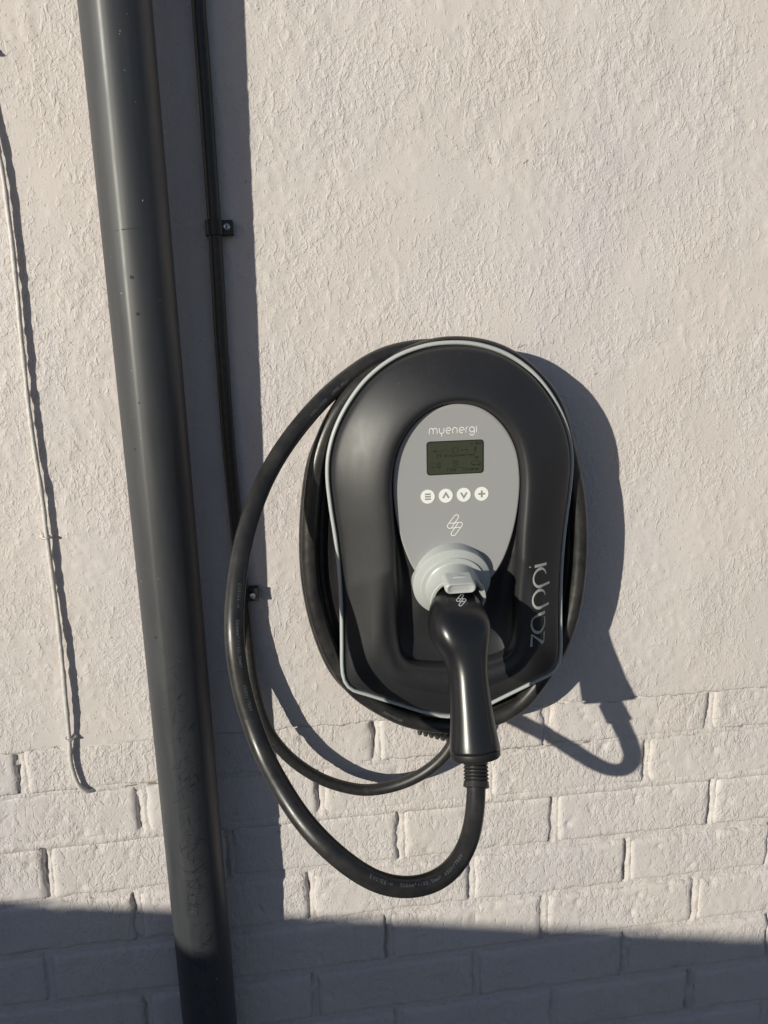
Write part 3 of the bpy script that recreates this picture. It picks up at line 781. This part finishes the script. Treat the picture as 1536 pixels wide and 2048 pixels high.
# cable entry under the charger: tapered ribbed strain relief
b = MB(); gp = [(.0160, 0), (.0175, .002), (.0175, .010)]
for q in range(6):
    r1 = .0190 - .0011 * q; h0 = .012 + .0078 * q
    gp += [(r1 - .0050, h0), (r1, h0 + .0016), (r1 - .0004, h0 + .0040), (r1 - .0052, h0 + .0056)]
lathe(b, (.206, -.027, -.5035), (-1, 0, .20), gp, 28, True, True, ref=(0, 1, 0))
b.build('cable_gland', M['clip'], ch, smooth=True, angle=30)

# ---------------------------------------------------------------- charging cable and plug
cc = thing('charging_cable', (.1148, -.287, -.5226), 'thick black charging cable coiled round the charger, looping forward down to its plug', 'charging cable')
CR = .0098
LOOP = [(.1767, -.2245, -.424), (0.1772, -0.226, -0.4358), (0.1753, -0.236, -0.46), (0.1681, -0.252, -0.4896), (0.1581, -0.263, -0.5059), (0.1379, -0.277, -0.5198), (0.1148, -0.287, -0.5226), (0.0897, -0.293, -0.5185), (0.0638, -0.297, -0.5058),
        (0.0393, -0.295, -0.4873), (0.0156, -0.288, -0.4658), (-0.0038, -0.273, -0.4477), (-0.0233, -0.25, -0.4243), (-0.0398, -0.225, -0.4015), (-0.0515, -0.209, -0.3690), (-0.0595, -0.200, -0.3320), (-0.0625, -0.190, -0.2870),
        (-0.0590, -0.180, -0.2490), (-0.0515, -0.158, -0.2100), (-0.0365, -0.130, -0.1680), (-0.0147, -0.1, -0.129), (0.0232, -0.078, -0.0836), (0.0625, -0.056, -0.0503), (0.1113, -0.044, -0.0206), (0.1581, -0.042, -0.0120)]
T1 = [(0.1957, -0.040, -0.014), (0.2483, -0.038, -0.0244), (0.2824, -0.034, -0.0459), (0.3169, -0.03, -0.083), (0.3379, -0.026, -0.1402), (0.3521, -0.022, -0.1926), (0.358, -0.020, -0.2453), (0.3578, -0.020, -0.3012), (0.3509, -0.020, -0.3777), (0.3237, -0.020, -0.4351), (0.2844, -0.020, -0.4760), (0.2444, -0.020, -0.4960), (0.1938, -0.020, -0.5014), (0.1361, -0.020, -0.4863), (0.1044, -0.020, -0.4667), (0.0727, -0.020, -0.4408), (0.0508, -0.020, -0.4156), (0.0292, -0.020, -0.3578), (0.0192, -0.020, -0.2999), (0.018, -0.020, -0.2497), (0.0225, -0.020, -0.1946), (0.0327, -0.020, -0.1406), (0.0495, -0.020, -0.106), (0.0684, -0.020, -0.0764), (0.108, -0.020, -0.040), (0.1528, -0.020, -0.024)]
T2 = [(0.1995, -0.024, -0.0247), (0.249, -0.0273, -0.0347), (0.279, -0.0307, -0.0538), (0.3095, -0.034, -0.0886), (0.327, -0.0373, -0.1399), (0.3379, -0.0407, -0.1893), (0.3423, -0.042, -0.2391), (0.342, -0.042, -0.2925), (0.3304, -0.042, -0.3637), (0.311, -0.043, -0.4216), (0.2763, -0.043, -0.4659), (0.2349, -0.043, -0.4736), (0.1894, -0.044, -0.476), (0.1366, -0.044, -0.4608), (0.1088, -0.044, -0.4435), (0.0799, -0.044, -0.4202), (0.0644, -0.044, -0.3978), (0.0443, -0.044, -0.3446), (0.0348, -0.044, -0.2911), (0.0336, -0.044, -0.2444), (0.0376, -0.044, -0.1922), (0.047, -0.045, -0.1413), (0.0591, -0.046, -0.1088), (0.076, -0.050, -0.0822), (0.1125, -0.056, -0.0380), (0.1526, -0.058, -0.0165)]
T3 = [(0.1941, -0.060, -0.0100), (0.2458, -0.061, -0.0196), (0.2787, -0.062, -0.0413), (0.3111, -0.063, -0.0782), (0.3294, -0.064, -0.1335), (0.3404, -0.0656, -0.1829), (0.3447, -0.0693, -0.2327), (0.3441, -0.0705, -0.2861), (0.3318, -0.0724, -0.3569), (0.3051, -0.0748, -0.41), (0.2673, -0.0773, -0.4534), (0.2291, -0.0793, -0.4677), (0.1814, -0.08, -0.4697), (0.1275, -0.0793, -0.4559), (0.0979, -0.0773, -0.4386), (0.0682, -0.0748, -0.4153), (0.0509, -0.0724, -0.391), (0.0308, -0.0705, -0.3378), (0.0214, -0.0693, -0.284), (0.0203, -0.0680, -0.237), (0.0244, -0.0670, -0.1851), (0.034, -0.0655, -0.1343), (0.0467, -0.064, -0.1005), (0.0647, -0.062, -0.0724), (0.1024, -0.058, -0.0400), (0.1449, -0.050, -0.028), (.19, -.044, -.030)]
def outward(p, d):
    h0 = -p[1]; k_ = (.93 - h0 - d) / (.93 - h0)
    return (p[0] * k_, -.93 + (p[1] + .93) * k_, p[2] * k_) + tuple(p[3:])
LOOP = [outward(p, -.010 + .018 * min(1, i_ / 4)) for i_, p in enumerate(LOOP[:17])] + LOOP[17:]
T3 = [outward(p, -max(0, -p[1] - .0655)) for p in T3]
CP = spline(LOOP + T1 + T2 + T3, .003)
CP = relax(CP, 40)
qq = np.arange(len(CP)) * .003
CP = CP + np.stack([.0011 * fbm(qq, qq * 0, .16, 2, 1), .0011 * fbm(qq, qq * 0 + 5, .13, 2, 2), .0011 * fbm(qq, qq * 0 + 9, .15, 2, 3)], 1) * np.clip(qq / .08, 0, 1)[:, None]
S = np.concatenate([[0], np.cumsum(np.linalg.norm(np.diff(CP, axis=0), axis=1))])
b = MB(); b.rings(tube_rings(CP, CR, 24)); sheath = b.build('sheath', M['cable'], cc)
Tn = np.gradient(CP, axis=0); Tn /= np.linalg.norm(Tn, axis=1)[:, None]
def near(p, smax=None):
    dd = np.linalg.norm(CP - V3(*p), axis=1)
    if smax: dd[S > smax] = 9
    return S[np.argmin(dd)]
def cable_map(s0, roll):
    def f(u, v, l):
        s_ = s0 - u
        i = np.clip(np.searchsorted(S, s_) - 1, 0, len(S) - 2); t = (s_ - S[i]) / (S[i + 1] - S[i])
        c = CP[i] * (1 - t) + CP[i + 1] * t; T_ = nrm(Tn[i] * (1 - t) + Tn[i + 1] * t)
        e = V3(.10, -1, .30); N_ = nrm(e - T_ * (e @ T_)); B_ = np.cross(-T_, N_)      # B_: 'up' side of the reading direction
        B_ = -B_
        a_ = roll + v / CR
        return tuple(c + (CR + l) * (math.cos(a_) * N_ + math.sin(a_) * B_))
    return f
CH = .0029
def ctext(s_, p, roll, w=.00032, adv=1.62, size=CH / 1.5):
    b = MB()
    text(b, s_, 0, -.75 * size, size, w, cable_map(near(p, 1.25), roll), adv, .0001, .0015)
    b.build('sheath_lettering', M['cable_print'], cc, smooth=False)
ctext('EV07EE-H', (.0500, -.300, -.4930), .42)
ctext('5G6mm^+1X0.5mm^', (.0800, -.302, -.5110), .50)
ctext('450V/750V', (.1300, -.288, -.5200), .50)
ctext('EV07EE-H', (-.0625, -.180, -.2380), .35)
ctext('5G6mm^+1X0.5mm^', (-.0645, -.182, -.276), .35)
ctext('450V/750V', (-.0595, -.195, -.3360), .35)
ctext('450V/750V', (.0430, -.066, -.0660), .30)
ctext('+1X0.5mm^', (.0700, -.053, -.0460), .30)
b = MB(); s0 = S[np.argmin(np.linalg.norm(CP - V3(.0979, -.0773, -.4386), axis=1))]
text(b, '2022/03/29', .004, -.0012, .0017, .0003, cable_map(s0, -.35), 1.6, .0001, .0015)
b.build('date_lettering', M['cable_print'], cc, smooth=False)

# plug: one lofted body from the holster, over the knuckle and down the grip
HAND = [(.1790, -.112, -.2900, .0250, .0200), (.1770, -.130, -.2945, .0275, .0220), (.1756, -.146, -.2965, .0300, .0228), (.1740, -.156, -.2990, .0316, .0235), (.1734, -.165, -.3030, .0328, .0238), (.1736, -.172, -.3085, .0324, .0236), (.1752, -.1775, -.3178, .0290, .0226),
        (.1768, -.182, -.3295, .0240, .0212), (.1774, -.187, -.3408, .0210, .0203), (.1776, -.191, -.3519, .0201, .0202), (.1776, -.196, -.3670, .0206, .0207), (.1780, -.203, -.3874, .0219, .0218), (.1785, -.2085, -.4054, .0238, .0233), (.1788, -.2125, -.4177, .0256, .0250), (.1790, -.2145, -.4250, .0264, .0258)]
HP = spline(HAND, k=60)
HP[:, :3] = relax(HP[:, :3], 12)
b = MB(); Th, Nh, Bh = frames(HP[:, :3])
b.rings(tube_rings(HP[:, :3], HP[:, 3], 96, HP[:, 4], np.interp(np.arange(len(HP)), [0, 10, 22, 34, 54, 60], [2.1, 2.7, 2.9, 2.35, 2.2, 2.05])))
plug = b.build('plug_handle', M['handle'], cc)
Th, Nh, Bh = frames(HP[:, :3])
end = HP[-1, :3]; axh = Th[-1]
b = MB(); lathe(b, end, axh, [(.0250, -.001), (.0263, .0003), (.0264, .0060), (.0250, .0078), (.019, .0082)], 48, ref=(0, 1, 0)); b.build('end_collar', M['clip'], cc, smooth=True, angle=40)
b = MB()
pr_ = [(.0125, .006), (.0128, .0105)]
for q in range(5): pr_ += [(.0116, .0115 + q * .0036), (.0131, .0130 + q * .0036), (.0131, .0140 + q * .0036)]
pr_ += [(.0135, .0315), (.0135, .0330), (.0102, .0342)]
rl = np.array(pr_); c0 = end
# follow the start of the cable
cs = near(end, .3)
def cpos(s_):
    i = np.clip(np.searchsorted(S, s_) - 1, 0, len(S) - 2); t = (s_ - S[i]) / (S[i + 1] - S[i]); return CP[i] * (1 - t) + CP[i + 1] * t, nrm(Tn[i])
rg = []; aa = np.linspace(0, 2 * PI, 32, endpoint=False)
for r_, h_ in pr_:
    c_, t_ = cpos(cs + h_); u_ = nrm(np.cross(V3(0, 1, 0), t_)); v_ = np.cross(t_, u_)
    rg.append(c_ + r_ * (np.cos(aa)[:, None] * u_ + np.sin(aa)[:, None] * v_))
b.rings(rg); b.build('strain_relief', M['cable'], cc, smooth=True, angle=40)
seam_i = range(30, 58); b = MB(); a_s = .30; L_ = []; R2 = []
for i_ in seam_i:
    for lst, da in ((L_, -.011), (R2, .011)):
        aa_ = a_s + da
        lst.append(HP[i_, :3] + (HP[i_, 3] + .00055) * math.sin(aa_) * -Bh[i_] + (HP[i_, 4] + .00055) * math.cos(aa_) * Nh[i_])
n_ = len(L_); b.add(L_ + R2, [(q, q + 1, n_ + q + 1, n_ + q) for q in range(n_ - 1)])
b.build('mould_seam', M['seam'], cc, smooth=False)
# small emblem printed on the head of the plug
bvh = BVHTree.FromObject(plug, bpy.context.evaluated_depsgraph_get()) if False else None
me = plug.data; offp = Vector(plug.location) + Vector(cc.location)
bvh = BVHTree.FromPolygons([v_.co + offp for v_ in me.vertices], [tuple(p_.vertices) for p_ in me.polygons])
dirp = nrm(V3(.19, .90, -.42)); rt = nrm(np.cross(dirp, V3(0, 0, 1))); up_ = np.cross(rt, dirp); cpt = V3(.1765, -.165, -.2760)
def hmap(u, v, l):
    o_ = cpt + rt * u + up_ * v - dirp * .2
    hit = bvh.ray_cast(Vector(o_), Vector(dirp))
    p_ = V3(*hit[0]) if hit[0] is not None else cpt
    return tuple(p_ - dirp * l)
b = MB(); emblem(b, 0, 0, .000040, .0009, lambda u, v, l: hmap(u, v, l * 2 + .0005)); b.build('emblem', M['print'], cc, smooth=False)
